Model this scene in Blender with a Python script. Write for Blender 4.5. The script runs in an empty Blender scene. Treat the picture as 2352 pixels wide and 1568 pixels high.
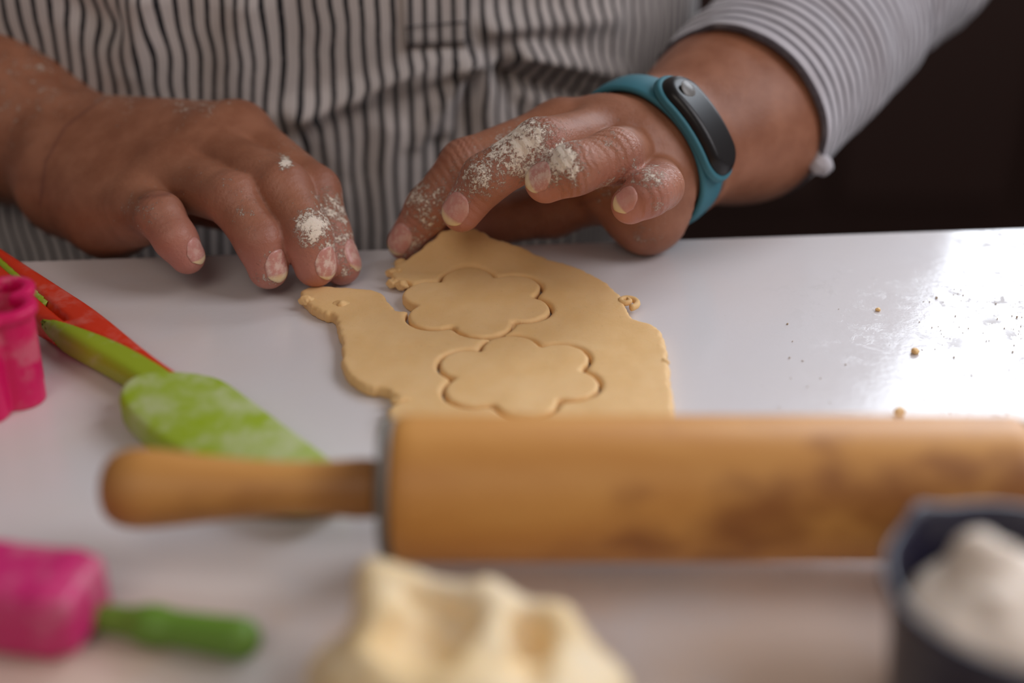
import bpy, math, random
import numpy as np
from mathutils import Vector, Matrix

random.seed(7); np.random.seed(7)
C = bpy.context.scene.collection
scene = bpy.context.scene

# ------------------------------------------------------------------ camera
FPX, PITCH, CAMZ = 3068.0, math.radians(28.0), 0.207
cam_d = bpy.data.cameras.new('camera'); cam = bpy.data.objects.new('camera', cam_d); C.objects.link(cam)
cam.location = (0, 0, CAMZ); cam.rotation_euler = (math.pi/2 - PITCH, 0, 0)
cam_d.sensor_width = 36.0; cam_d.sensor_fit = 'HORIZONTAL'; cam_d.lens = 36.0*FPX/2352.0
cam_d.clip_start = 0.01; cam_d.clip_end = 50
cam_d.dof.use_dof = True; cam_d.dof.focus_distance = 0.453; cam_d.dof.aperture_fstop = 3.3
cam_d.dof.aperture_blades = 0
scene.camera = cam

# ------------------------------------------------------------------ light
world = bpy.data.worlds.new('room_light'); scene.world = world; world.use_nodes = True
bg = world.node_tree.nodes['Background']; bg.inputs[0].default_value = (0.95, 0.86, 0.84, 1); bg.inputs[1].default_value = 0.14

def area(name, loc, target, sx, sy, power, col):
    l = bpy.data.lights.new(name, 'AREA'); l.shape = 'RECTANGLE'; l.size = sx; l.size_y = sy; l.energy = power; l.color = col
    o = bpy.data.objects.new(name, l); C.objects.link(o); o.location = loc
    o.rotation_euler = (Vector(target)-Vector(loc)).to_track_quat('-Z', 'Y').to_euler()
    return o
area('window_light_back', (1.02, 1.82, 1.02), (0.55, 0.3, 0.35), 1.25, 1.25, 46, (0.84, 0.91, 1.0))
area('window_light_side', (0.92, 0.22, 0.80), (0.0, 0.40, 0.0), 0.6, 0.7, 6.4, (0.97, 0.95, 1.0))

area('fill_light_warm', (-0.35, -1.1, 1.5), (0.0, 0.25, 0.0), 1.0, 1.0, 8.0, (1.0, 0.88, 0.78))  # added warm fill from behind the camera, lifts the table front

scene.view_settings.view_transform = 'Standard'; scene.view_settings.look = 'None'
scene.view_settings.gamma = 1.0; scene.view_settings.use_curve_mapping = False
scene.view_settings.exposure = 0.0

# ------------------------------------------------------------------ pixel -> space (real positions measured once from the photograph)
FWD = np.array([0, math.cos(PITCH), -math.sin(PITCH)]); UP = np.array([0, math.sin(PITCH), math.cos(PITCH)])
RIGHT = np.array([1.0, 0, 0]); CAM = np.array([0, 0, CAMZ])
def ray(px, py): return FWD + RIGHT*(px-1176)/FPX + UP*(784-py)/FPX
def P(px, py, dmm): return CAM + ray(px, py)*dmm*0.001
def G(px, py, z=0.0):
    r = ray(px, py); return CAM + r*(z-CAMZ)/r[2]
def proj(p):
    q = p-CAM; d = q@FWD
    return 1176+FPX*(q@RIGHT)/d, 784-FPX*(q@UP)/d, d

# ------------------------------------------------------------------ mesh helpers
def empty(name, loc=(0, 0, 0), label=None, cat=None, group=None, kind=None, rotz=0):
    o = bpy.data.objects.new(name, None); C.objects.link(o); o.location = loc; o.rotation_euler = (0, 0, rotz); o.empty_display_size = .02
    tag(o, label, cat, group, kind); return o
def tag(o, label=None, cat=None, group=None, kind=None):
    if label: o['label'] = label
    if cat: o['category'] = cat
    if group: o['group'] = group
    if kind: o['kind'] = kind
    return o
def mesh(name, V, F, mat, parent=None, smooth=True, attrs=None, label=None):
    """V and F are in world space; the object keeps an origin at its own centre."""
    V = np.asarray(V, dtype=np.float64)
    me = bpy.data.meshes.new(name)
    c = (V.max(0)+V.min(0))/2
    F = np.asarray(F) if not isinstance(F, list) else F
    me.from_pydata((V-c).tolist(), [], F if isinstance(F, list) else F.tolist())
    if smooth: me.polygons.foreach_set('use_smooth', [True]*len(me.polygons))
    for k, a in (attrs or {}).items():
        at = me.attributes.new(k, 'FLOAT', 'POINT'); at.data.foreach_set('value', np.asarray(a, dtype=np.float32))
    mats = mat if isinstance(mat, (list, tuple)) else [mat]
    for m in mats: me.materials.append(m)
    me.update()
    o = bpy.data.objects.new(name, me); C.objects.link(o)
    if parent is not None:
        o.parent = parent
        o.location = Vector(c) - world_loc(parent)
    else: o.location = c
    if label: o['label'] = label
    return o
def world_loc(o):
    v = Vector(o.location)
    while o.parent is not None:
        o = o.parent; v = v + Vector(o.location)
    return v

# hash value noise, vectorised
def vnoise(p, seed=0):
    p = np.asarray(p, dtype=np.float32); i = np.floor(p).astype(np.int64); f = p-i; f = f*f*(3-2*f)
    def h(a, b, c):
        n = (a*374761393 + b*668265263 + c*2147483647 + seed*1013904223) & 0xffffffff
        n = ((n ^ (n >> 13))*1274126177) & 0xffffffff
        return ((n ^ (n >> 16)) & 0xffff).astype(np.float32)/65535.0
    r = 0
    for dx in (0, 1):
        for dy in (0, 1):
            for dz in (0, 1):
                w = (f[:, 0] if dx else 1-f[:, 0])*(f[:, 1] if dy else 1-f[:, 1])*(f[:, 2] if dz else 1-f[:, 2])
                r = r + w*h(i[:, 0]+dx, i[:, 1]+dy, i[:, 2]+dz)
    return r*2-1
def fbm(p, seed=0, oct=3):
    a, r, s = 1.0, 0, 0
    p = np.asarray(p, dtype=np.float32)
    for k in range(oct):
        r = r + a*vnoise(p*(2.03**k), seed+k); s += a; a *= .5
    return r/s
def sstep(a, b, x):
    t = np.clip((x-a)/(b-a), 0, 1); return t*t*(3-2*t)

# signed distances (metres)
def rcone(p, a, b, ra, rb):
    a = np.asarray(a, np.float32); b = np.asarray(b, np.float32)
    ba = b-a; l2 = float(ba@ba); t = np.clip(((p-a)@ba)/l2, 0, 1)
    q = p-a-t[:, None]*ba
    return np.sqrt((q*q).sum(1)) - (ra+(rb-ra)*t)
def ellip(p, c, r, R=None):
    q = p-np.asarray(c, np.float32)
    if R is not None: q = q@np.asarray(R, np.float32)
    r = np.asarray(r, np.float32)
    k0 = np.sqrt(((q/r)**2).sum(1)); k1 = np.sqrt(((q/(r*r))**2).sum(1))+1e-9
    return k0*(k0-1)/k1
def smin(a, b, k):
    h = np.maximum(k-np.abs(a-b), 0)/k
    return np.minimum(a, b)-h*h*k*.25
def smax(a, b, k): return -smin(-a, -b, k)

def surfnet(f, lo, hi, h, block=8, pad=0.0, newton=2):
    """Surface of f = 0 by sparse surface nets."""
    lo = np.asarray(lo, np.float64); hi = np.asarray(hi, np.float64)
    nb = np.ceil((hi-lo)/(h*block)).astype(int); n = nb*block
    cb = np.stack(np.meshgrid(*[np.arange(k) for k in nb], indexing='ij'), -1).reshape(-1, 3)
    cen = (lo+(cb+.5)*block*h).astype(np.float32)
    d = f(cen); act = np.abs(d) < h*block*1.05+pad
    vol = np.repeat(np.repeat(np.repeat(d.reshape(nb), block, 0), block, 1), block, 2).astype(np.float32)
    off = np.stack(np.meshgrid(*[np.arange(block)]*3, indexing='ij'), -1).reshape(-1, 3)
    idx = (cb[act][:, None, :]*block+off[None]).reshape(-1, 3)
    for s in range(0, len(idx), 400000):
        q = idx[s:s+400000]
        vol[q[:, 0], q[:, 1], q[:, 2]] = f((lo+q*h).astype(np.float32))
    neg = vol < 0
    cnt = np.zeros(n-1, np.int8)
    for a in (0, 1):
        for b in (0, 1):
            for c in (0, 1):
                cnt += neg[a:n[0]-1+a, b:n[1]-1+b, c:n[2]-1+c]
    cells = np.argwhere((cnt > 0) & (cnt < 8))
    vid = -np.ones(n-1, np.int64); vid[cells[:, 0], cells[:, 1], cells[:, 2]] = np.arange(len(cells))
    acc = np.zeros((len(cells), 3)); w = np.zeros(len(cells))
    cor = [(a, b, c) for a in (0, 1) for b in (0, 1) for c in (0, 1)]
    for i, u in enumerate(cor):
        for v in cor[i+1:]:
            if sum(abs(x-y) for x, y in zip(u, v)) != 1: continue
            cu, cv = cells+u, cells+v
            du = vol[cu[:, 0], cu[:, 1], cu[:, 2]]; dv = vol[cv[:, 0], cv[:, 1], cv[:, 2]]
            m = (du < 0) != (dv < 0)
            t = np.where(m, du/np.where(m, du-dv, 1), 0)
            acc += np.where(m[:, None], cu+t[:, None]*(np.array(v)-np.array(u)), 0); w += m
    V = lo+acc/w[:, None]*h
    F = []
    for ax in range(3):
        o1, o2 = (ax+1) % 3, (ax+2) % 3
        sl0 = [slice(1, n[k]-1) for k in range(3)]; sl1 = [slice(1, n[k]-1) for k in range(3)]
        sl0[ax] = slice(0, n[ax]-1); sl1[ax] = slice(1, n[ax])
        A, B = neg[tuple(sl0)], neg[tuple(sl1)]
        e = np.argwhere(A != B); base = np.ones(3, int); base[ax] = 0
        flip = A[e[:, 0], e[:, 1], e[:, 2]]
        e = e+base
        d1 = np.zeros(3, int); d1[o1] = 1; d2 = np.zeros(3, int); d2[o2] = 1
        g = lambda q: vid[q[:, 0], q[:, 1], q[:, 2]]
        q = np.stack([g(e-d1-d2), g(e-d2), g(e), g(e-d1)], 1)
        q[~flip] = q[~flip][:, ::-1]
        F.append(q[(q >= 0).all(1)])
    F = np.concatenate(F)
    for _ in range(newton):
        p = V.astype(np.float32); e = h*.35; d0 = f(p)
        gr = np.stack([f(p+np.array(x, np.float32))-f(p-np.array(x, np.float32)) for x in ((e, 0, 0), (0, e, 0), (0, 0, e))], 1)/(2*e)
        g2 = (gr*gr).sum(1)
        st = np.clip((d0/np.maximum(g2, .2)), -h*.6, h*.6)
        V = V-gr*st[:, None]
    return V, F
def poly_sdf(x, y, pts):
    pts = np.asarray(pts); n = len(pts)
    d = np.full(x.shape, 1e9, np.float32); ins = np.zeros(x.shape, bool)
    for i in range(n):
        a, b = pts[i], pts[(i+1) % n]; e = b-a
        wx, wy = x-a[0], y-a[1]
        t = np.clip((wx*e[0]+wy*e[1])/(e@e), 0, 1)
        d = np.minimum(d, (wx-t*e[0])**2+(wy-t*e[1])**2)
        c = ((a[1] <= y) & (b[1] > y)) | ((a[1] > y) & (b[1] <= y))
        with np.errstate(all='ignore'):
            ins ^= c & (x < a[0]+(y-a[1])*(e[0]/(e[1] if abs(e[1]) > 1e-12 else 1e-12)))
    d = np.sqrt(d); return np.where(ins, -d, d)
def chaikin(pts, it=2):
    p = np.asarray(pts, float)
    for _ in range(it):
        q = np.roll(p, -1, 0); p = np.stack([.75*p+.25*q, .25*p+.75*q], 1).reshape(-1, 2)
    return p
def extrude(d2, z, z0, z1, r):
    """round-edged extrusion from a 2D distance"""
    wx = d2+r; wz = np.abs(z-(z0+z1)/2)-(z1-z0)/2+r
    return np.minimum(np.maximum(wx, wz), 0)+np.sqrt(np.maximum(wx, 0)**2+np.maximum(wz, 0)**2)-r

def lathe_x(prof, y0, z0, n=64, caps=True):
    """profile [(x, r)] about an axis parallel to x"""
    V, F = [], []
    for x, r in prof:
        for k in range(n):
            a = 2*math.pi*k/n; V.append((x, y0+r*math.cos(a), z0+r*math.sin(a)))
    for i in range(len(prof)-1):
        for k in range(n):
            a, b = i*n+k, i*n+(k+1) % n
            F.append((a, b, b+n, a+n))
    if caps:
        F.append(tuple(range(n))[::-1]); F.append(tuple((len(prof)-1)*n+k for k in range(n)))
    return V, [f[::-1] for f in F]
def lathe_z(prof, cx, cy, n=96, caps=(True, True)):
    V, F = [], []
    for r, z in prof:
        for k in range(n):
            a = 2*math.pi*k/n; V.append((cx+r*math.cos(a), cy+r*math.sin(a), z))
    for i in range(len(prof)-1):
        for k in range(n):
            a, b = i*n+k, i*n+(k+1) % n; F.append((a, b, b+n, a+n))
    if caps[0]: F.append(tuple(range(n))[::-1])
    if caps[1]: F.append(tuple((len(prof)-1)*n+k for k in range(n)))
    return V, F
def box(lo, hi):
    x0, y0, z0 = lo; x1, y1, z1 = hi
    V = [(x0, y0, z0), (x1, y0, z0), (x1, y1, z0), (x0, y1, z0), (x0, y0, z1), (x1, y0, z1), (x1, y1, z1), (x0, y1, z1)]
    F = [(0, 3, 2, 1), (4, 5, 6, 7), (0, 1, 5, 4), (1, 2, 6, 5), (2, 3, 7, 6), (3, 0, 4, 7)]
    return V, F
def catmull(pts, n):
    pts = np.asarray(pts, float); m = len(pts); out = []
    for t in np.linspace(0, m-1, n):
        i = min(int(t), m-2); f = t-i
        p0, p1, p2, p3 = pts[max(i-1, 0)], pts[i], pts[i+1], pts[min(i+2, m-1)]
        out.append(.5*((2*p1)+(-p0+p2)*f+(2*p0-5*p1+4*p2-p3)*f*f+(-p0+3*p1-3*p2+p3)*f**3))
    return np.array(out)
def bevel(o, w, seg=3):
    m = o.modifiers.new('bevel', 'BEVEL'); m.width = w; m.segments = seg; m.limit_method = 'ANGLE'; return o

# ------------------------------------------------------------------ materials
class NT:
    def __init__(s, name):
        s.m = bpy.data.materials.new(name); s.m.use_nodes = True; s.t = s.m.node_tree; s.b = s.t.nodes['Principled BSDF']
    def n(s, kind, **kw):
        x = s.t.nodes.new(kind)
        for k, v in kw.items():
            if k.startswith('i_'): x.inputs[k[2:].replace('_', ' ')].default_value = v
            else: setattr(x, k, v)
        return x
    def l(s, a, b): s.t.links.new(a, b)
    def val(s, sock, v):
        if hasattr(v, 'links'): s.l(v, sock)
        else: sock.default_value = v
    def math(s, op, a, b=0.0, c=None):
        x = s.n('ShaderNodeMath', operation=op); s.val(x.inputs[0], a); s.val(x.inputs[1], b)
        if c is not None: s.val(x.inputs[2], c)
        return x.outputs[0]
    def rng(s, v, a, b, c=0.0, d=1.0, smooth=True):
        x = s.n('ShaderNodeMapRange', interpolation_type='SMOOTHSTEP' if smooth else 'LINEAR')
        s.val(x.inputs[0], v)
        for k, q in zip((1, 2, 3, 4), (a, b, c, d)): x.inputs[k].default_value = q
        return x.outputs[0]
    def mix(s, f, a, b):
        x = s.n('ShaderNodeMix', data_type='RGBA'); s.val(x.inputs[0], f)
        for sock, v in ((x.inputs[6], a), (x.inputs[7], b)):
            if hasattr(v, 'links'): s.l(v, sock)
            else: sock.default_value = (*v, 1)
        return x.outputs[2]
    def noise(s, scale, detail=3, rough=.55, vec=None, dist=0.0):
        x = s.n('ShaderNodeTexNoise'); x.inputs['Scale'].default_value = scale; x.inputs['Detail'].default_value = detail
        x.inputs['Roughness'].default_value = rough; x.inputs['Distortion'].default_value = dist
        if vec is not None: s.l(vec, x.inputs['Vector'])
        return x.outputs['Fac']
    def obj(s, sc=(1, 1, 1)):
        t = s.n('ShaderNodeTexCoord'); m = s.n('ShaderNodeMapping'); m.inputs['Scale'].default_value = sc
        s.l(t.outputs['Object'], m.inputs['Vector']); return m.outputs['Vector']
    def attr(s, name):
        a = s.n('ShaderNodeAttribute', attribute_name=name); return a.outputs['Fac']
    def bump(s, h, strength=.3, dist=.001):
        x = s.n('ShaderNodeBump'); x.inputs['Strength'].default_value = strength; x.inputs['Distance'].default_value = dist
        s.l(h, x.inputs['Height']); s.l(x.outputs[0], s.b.inputs['Normal'])
    def set(s, **kw):
        for k, v in kw.items():
            sock = s.b.inputs[k.replace('_', ' ')]
            if hasattr(v, 'links'): s.l(v, sock)
            else: sock.default_value = (*v, 1) if isinstance(v, tuple) and len(v) == 3 and sock.type == 'RGBA' else v
        return s
def plain(name, col, rough=.5, **kw): return NT(name).set(Base_Color=col, Roughness=rough, **kw).m

FLOUR = (.92, .83, .70)
def skin_material():
    t = NT('skin'); v = t.obj()
    n1 = t.noise(60, 4, .6, v); n2 = t.noise(900, 3, .6, v)
    col = t.mix(t.rng(n1, .3, .7), (.27, .098, .048), (.375, .155, .085))
    col = t.mix(t.attr('pink'), col, (.58, .25, .205))
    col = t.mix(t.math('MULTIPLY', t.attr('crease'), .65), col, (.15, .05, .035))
    fn = t.noise(1000, 5, .8, v); fb = t.noise(170, 4, .65, v)
    fc = t.noise(330, 3, .7, v)
    nz = t.math('ADD', t.math('MULTIPLY', t.math('SUBTRACT', fn, .5), 2.2), t.math('ADD', t.math('MULTIPLY', t.math('SUBTRACT', fb, .5), 1.1), t.math('MULTIPLY', t.math('SUBTRACT', fc, .5), 1.1)))
    mask = t.math('ADD', t.math('ADD', t.math('MULTIPLY', t.attr('flour'), 1.0), nz), t.math('MULTIPLY', t.math('MULTIPLY', t.attr('wrinkle'), t.attr('flour')), .25))
    fm = t.math('MULTIPLY', t.rng(mask, .56, .92), t.rng(t.attr('flour'), .03, .18))
    col = t.mix(t.math('MULTIPLY', fm, .85), col, FLOUR)
    t.set(Base_Color=col, Roughness=t.rng(fm, 0, 1, .46, .95), Subsurface_Weight=.12, Subsurface_Radius=(1.0, .35, .2), Subsurface_Scale=.004, Specular_IOR_Level=.45)
    t.bump(t.math('ADD', t.math('MULTIPLY', n2, .35), t.math('ADD', t.math('MULTIPLY', fm, .8), t.math('MULTIPLY', t.attr('wrinkle'), -1.2))), .7, .0008)
    return t.m
def nail_material():
    t = NT('fingernail'); v = t.obj(); n = t.noise(300, 4, .7, v)
    col = t.mix(t.attr('tip'), (.58, .27, .23), (.80, .62, .36))
    fm = t.math('MULTIPLY', t.attr('flour'), t.rng(n, .40, .62))
    col = t.mix(fm, col, FLOUR)
    t.set(Base_Color=col, Roughness=t.rng(fm, 0, 1, .30, .9), Subsurface_Weight=.1, Subsurface_Scale=.002); return t.m
def stripe_material(name, pitch, w0, w1, base, dark, soft=0.0):
    t = NT(name); v = t.obj()
    su = t.math('ADD', t.attr('stripe'), t.math('MULTIPLY', t.math('SUBTRACT', t.noise(40, 2, .5, v), .5), .8))
    fr = t.math('FRACT', t.math('DIVIDE', su, pitch))
    tri = t.math('MULTIPLY', t.math('ABSOLUTE', t.math('SUBTRACT', fr, .5)), 2.0)
    line = t.rng(tri, w0, w1)
    line = t.math('MULTIPLY', line, t.rng(t.noise(700, 2, .5, v), .15, .5, .75, 1.0))
    b2 = t.mix(t.rng(t.noise(25, 3, .6, v), .3, .7), base, tuple(c*.86 for c in base))
    t.set(Base_Color=t.mix(line, b2, dark), Roughness=.9, Sheen_Weight=.25, Sheen_Roughness=.5, Specular_IOR_Level=.2)
    t.bump(t.math('ADD', t.noise(1600, 2, .6, v), t.math('MULTIPLY', t.noise(140, 3, .6, v), 1.2)), .35, .0006)
    return t.m
def dough_material(name, a, b, fl=0.0):
    t = NT(name); v = t.obj(); n = t.noise(45, 4, .6, v); g = t.noise(1300, 3, .65, v); m = t.noise(260, 3, .6, v)
    col = t.mix(t.rng(n, .3, .7), a, b)
    sp = t.rng(t.noise(900, 2, .5, v), .66, .74); col = t.mix(t.math('MULTIPLY', sp, .25), col, tuple(c*.7 for c in a))
    if fl: col = t.mix(t.math('MULTIPLY', t.rng(t.noise(70, 4, .65, v), .45, .7), fl), col, (.80, .70, .55))
    t.set(Base_Color=col, Roughness=.62, Subsurface_Weight=.15, Subsurface_Radius=(1, .6, .25), Subsurface_Scale=.003, Specular_IOR_Level=.35)
    t.bump(t.math('ADD', t.math('MULTIPLY', g, .5), m), .35, .0004); return t.m
def wood_material(name, a, b, dark, scale=(1, 1, 1), spots=.3):
    t = NT(name); v = t.obj(scale)
    n = t.noise(55, 5, .6, v, .6); col = t.mix(t.rng(n, .3, .7), a, b)
    k = t.rng(t.noise(28, 4, .6, t.obj((.6, 1, 1))), .50, .66); col = t.mix(t.math('MULTIPLY', k, spots), col, dark)
    t.set(Base_Color=col, Roughness=.5); t.bump(n, .15, .0005); return t, col
def floury_plastic(name, col, amt=.5, rough=.42, lo=.52, hi=.68):
    t = NT(name); v = t.obj(); f = t.math('MULTIPLY', t.rng(t.noise(75, 5, .65, v), lo, hi), amt)
    t.set(Base_Color=t.mix(f, col, (.72, .68, .60)), Roughness=t.rng(f, 0, .6, rough, .85)); return t.m

M = {}
M['skin'] = skin_material(); M['nail'] = nail_material()
M['shirt'] = stripe_material('striped_shirt', 6.0, .60, .72, (.58, .525, .50), (.012, .011, .014))
M['sleeve'] = stripe_material('striped_sleeve', 5.6, .50, .80, (.52, .485, .51), (.085, .07, .08))
M['dough'] = dough_material('rolled_dough', (.80, .505, .215), (.85, .565, .27))
M['lump'] = dough_material('dough_lump', (.80, .58, .29), (.88, .70, .44), .5)
M['pink'] = floury_plastic('pink_silicone', (.74, .003, .12), .18)
M['pink_soft'] = floury_plastic('pink_silicone_soft', (.64, .025, .17), .2)
M['lime'] = floury_plastic('lime_silicone', (.33, .46, .012), .45, .5, .36, .74)
M['lime_plain'] = floury_plastic('lime_grip', (.32, .42, .015), .22)
M['red'] = floury_plastic('red_plastic', (.72, .035, .006), .12, .38)
M['green'] = plain('green_plastic', (.14, .28, .03), .4)
M['teal'] = plain('teal_rubber', (.035, .17, .22), .58)
M['black_gloss'] = plain('black_glass', (.012, .010, .010), .32, Specular_IOR_Level=.30)
M['black_rubber'] = plain('black_rubber', (.012, .010, .011), .55)
M['navy'] = plain('navy_plastic', (.012, .010, .028), .40)
M['steel'] = plain('dull_steel', (.20, .185, .16), .6, Metallic=.3)
M['flour'] = dough_material('flour_heap', (.78, .65, .53), (.84, .73, .62))
M['dark_wall'] = plain('dark_brown_panel', (.034, .011, .006), .6)
M['dark_floor'] = plain('dark_floor', (.020, .012, .010), .6)
M['white_paint'] = plain('table_leg_white', (.7, .68, .68), .5)
t, c = wood_material('rolling_pin_wood', (.60, .26, .055), (.70, .34, .085), (.26, .080, .016), (.25, 1, 1), .8); M['wood'] = t.m
t, c = wood_material('handle_wood', (.58, .26, .06), (.64, .31, .08), (.25, .080, .02), (.3, 1, 1), .4); M['wood2'] = t.m
sp = t.n('ShaderNodeSeparateXYZ'); t.l(t.obj(), sp.inputs[0]); wear = t.math('MULTIPLY', t.rng(t.math('ABSOLUTE', t.math('ADD', sp.outputs[0], t.math('MULTIPLY', t.noise(60, 3, .6), .006))), .016, .030), .55)
t.set(Base_Color=t.mix(wear, c, (.20, .065, .014)))     # handled ends darkened by use

def table_material():
    t = NT('white_laminate'); v = t.obj()
    sep = t.n('ShaderNodeSeparateXYZ'); t.l(v, sep.inputs[0])
    film = t.math('MULTIPLY', t.rng(t.noise(9, 4, .6, v), .35, .7), t.rng(sep.outputs[0], -.12, .02, 1, .25))
    col = t.mix(film, (.71, .685, .70), (.72, .65, .61))
    near = t.math('MULTIPLY', t.rng(sep.outputs[1], .14, .24, 1, 0), t.rng(t.noise(14, 4, .6, v, .3), .32, .58))   # buttery dough film where dough was rolled
    col = t.mix(t.math('MULTIPLY', near, .95), col, (.77, .59, .46))
    zone = t.math('MULTIPLY', t.rng(sep.outputs[0], .10, .22), 1.0)                # more scattered flour towards the right, its dark look against the glare painted in
    spk = t.rng(t.noise(150, 6, .75, v, .5), .53, .60)
    fl = t.math('MULTIPLY', t.math('MULTIPLY', spk, zone), t.rng(t.noise(30, 3, .6, v), .40, .56))
    col = t.mix(t.math('MULTIPLY', fl, .75), col, (.42, .38, .36))
    rough = t.math('ADD', t.rng(t.noise(60, 4, .7, v), .3, .7, .15, .21), t.math('MULTIPLY', fl, .5))
    t.set(Base_Color=col, Roughness=rough, Specular_IOR_Level=.5)
    t.bump(t.math('ADD', t.noise(420, 3, .6, v), t.math('MULTIPLY', fl, 2.0)), .12, .0005)
    return t.m
M['table'] = table_material()

# ------------------------------------------------------------------ setting
A0, B0 = G(50, 598), G(2352, 522)                      # far edge of the table
E = (B0-A0)/np.linalg.norm(B0-A0); N = np.array([-E[1], E[0], 0])
def LT(u, n, z): return A0+E*u+N*n+np.array([0, 0, z])  # table frame: u along the edge, n away from the camera
V, F = box((-2.2, -1.6, -.80), (2.6, 2.6, -.76)); o = mesh('floor', V, F, M['dark_floor'], smooth=False); o['kind'] = 'structure'
V, F = box((-2.2, 2.0, -.76), (.25, 2.1, 1.9)); V2, F2 = box((.25, 2.0, -.76), (2.6, 2.1, .34))
V3, F3 = box((.25, 2.0, 1.72), (2.6, 2.1, 1.9)); V4, F4 = box((1.8, 2.0, .34), (2.6, 2.1, 1.72))
allV, allF = [], []
for v_, f_ in ((V, F), (V2, F2), (V3, F3), (V4, F4)):
    b_ = len(allV); allV += v_; allF += [tuple(i+b_ for i in q) for q in f_]
wall = mesh('wall_back', allV, allF, M['dark_wall'], smooth=False); wall['kind'] = 'structure'
for k in range(11):
    x0 = -1.0+k*.3
    V, F = box((x0+.012, 1.985, -.6), (x0+.288, 2.0, .30)); bevel(mesh('panel', V, F, M['dark_wall'], wall, smooth=False), .006)
win = empty('window_1', (1.02, 2.0, 1.02), kind='structure')
for lo, hi in (((.25, 1.98, .34), (1.8, 2.04, .40)), ((.25, 1.98, 1.66), (1.8, 2.04, 1.72)), ((.25, 1.98, .40), (.31, 2.04, 1.66)), ((1.74, 1.98, .40), (1.8, 2.04, 1.66))):
    V, F = box(lo, hi); mesh('window_frame', V, F, M['white_paint'], win, smooth=False)

tab = empty('table', LT(.2, -.4, -.76), 'white laminate kitchen table under the dough and utensils', 'table')
corn = [LT(-.75, -.80, 0), LT(1.0, -.80, 0), LT(1.0, 0, 0), LT(-.75, 0, 0)]
V = [c-np.array([0, 0, .022]) for c in corn]+corn
F = [(0, 3, 2, 1), (4, 5, 6, 7), (0, 1, 5, 4), (1, 2, 6, 5), (2, 3, 7, 6), (3, 0, 4, 7)]
bevel(mesh('tabletop', V, F, M['table'], tab, smooth=False), .0015, 3)
for u in (-.68, .93):
    for n in (-.74, -.06):
        c = LT(u, n, 0); V, F = box((c[0]-.025, c[1]-.025, -.76), (c[0]+.025, c[1]+.025, -.022)); mesh('leg', V, F, M['white_paint'], tab, smooth=False)

# ------------------------------------------------------------------ rolling pin
PY, PZ, PR = .2707, .0225, .0179
def px_x(px, y=PY, z=PZ):
    return (px-1176)/FPX*(y*math.cos(PITCH)+(CAMZ-z)*math.sin(PITCH))
pin = empty('rolling_pin', ((px_x(895)+px_x(2340))/2, PY, 0), 'wooden rolling pin with turned handle lying across the table', 'rolling pin')
xl, xr = px_x(903), px_x(2345)
prof = [(xl, PR*.80), (xl, PR-.0022), (xl+.0007, PR-.0008), (xl+.002, PR)]+[(xl+.002+(xr-xl-.004)*k/40, PR) for k in range(1, 41)]+[(xr-.0007, PR-.0008), (xr, PR-.0022), (xr, PR*.80)]
V, F = lathe_x(prof, PY, PZ, 72); mesh('barrel', V, F, M['wood'], pin)
V, F = lathe_x([(xl-.0026, .0030), (xl-.0026, .0164), (xl-.0018, .0172), (xl-.0001, .0172)], PY, PZ, 48); mesh('washer', V, F, M['steel'], pin, label='dull grey end disc')
V, F = lathe_x([(xl-.0062, .0032), (xl+.004, .0032)], PY, PZ, 24); mesh('shaft', V, F, M['black_rubber'], pin, label='dark axle in the gap')
def handle(sgn, xa):
    pr = [(0, .0058), (0, .0066), (.0006, .0071), (.004, .0073), (.008, .0070), (.014, .0066), (.022, .00655), (.030, .0070), (.040, .0080), (.048, .0090), (.055, .0097), (.059, .0097), (.0625, .0090), (.0648, .0076), (.0662, .0055), (.0668, .003), (.067, .0008)]
    pr = catmull(np.array(pr), 60)
    q = [(xa+sgn*x, max(r, .0003)) for x, r in pr]
    V, F = lathe_x(q, PY, PZ, 48)
    if sgn > 0: F = [f[::-1] for f in F]
    F = [f[::-1] for f in F]
    mesh('handle', V, F, M['wood2'], pin)
handle(-1, xl-.0040)
handle(1, xr+.0040)
V, F = lathe_x([(xr+.0001, .0172), (xr+.0018, .0172), (xr+.0026, .0164), (xr+.0026, .0030)], PY, PZ, 48); mesh('washer', V, F, M['steel'], pin, label='dull grey end disc')
V, F = lathe_x([(xr-.004, .0032), (xr+.0062, .0032)], PY, PZ, 24); mesh('shaft', V, F, M['black_rubber'], pin, label='dark axle in the gap')

# ------------------------------------------------------------------ dough sheet and cut cookies
def lift(x, y): return .015*sstep(.434, .462, y)*sstep(.016, -.014, x)
def on_dough(px, py, h=.0042):
    z = h
    for _ in range(30):
        p = G(px, py, z); z = .5*z+.5*(h+float(lift(p[0], p[1])))
    return G(px, py, z)
outline = [(898, 618), (915, 598), (955, 578), (990, 548), (1015, 524), (1045, 517), (1085, 517), (1112, 530), (1132, 548), (1180, 556), (1222, 574), (1265, 592), (1312, 606), (1362, 627), (1402, 652), (1425, 672), (1440, 700), (1445, 722), (1482, 736), (1515, 750), (1530, 785), (1534, 815), (1540, 830), (1537, 858), (1545, 900), (1552, 950), (1560, 1000), (1500, 1045), (1200, 1062), (960, 1050), (900, 985), (884, 945), (900, 925), (932, 915), (905, 905), (886, 890), (848, 886), (815, 872), (790, 850), (781, 822), (787, 790), (776, 752), (768, 716), (742, 718), (716, 702), (690, 682), (688, 662), (722, 652), (780, 656), (832, 660), (878, 667), (893, 690), (912, 716), (960, 700), (960, 650), (925, 640), (900, 640)]
poly = chaikin([on_dough(*p)[:2] for p in outline], 2)
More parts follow.
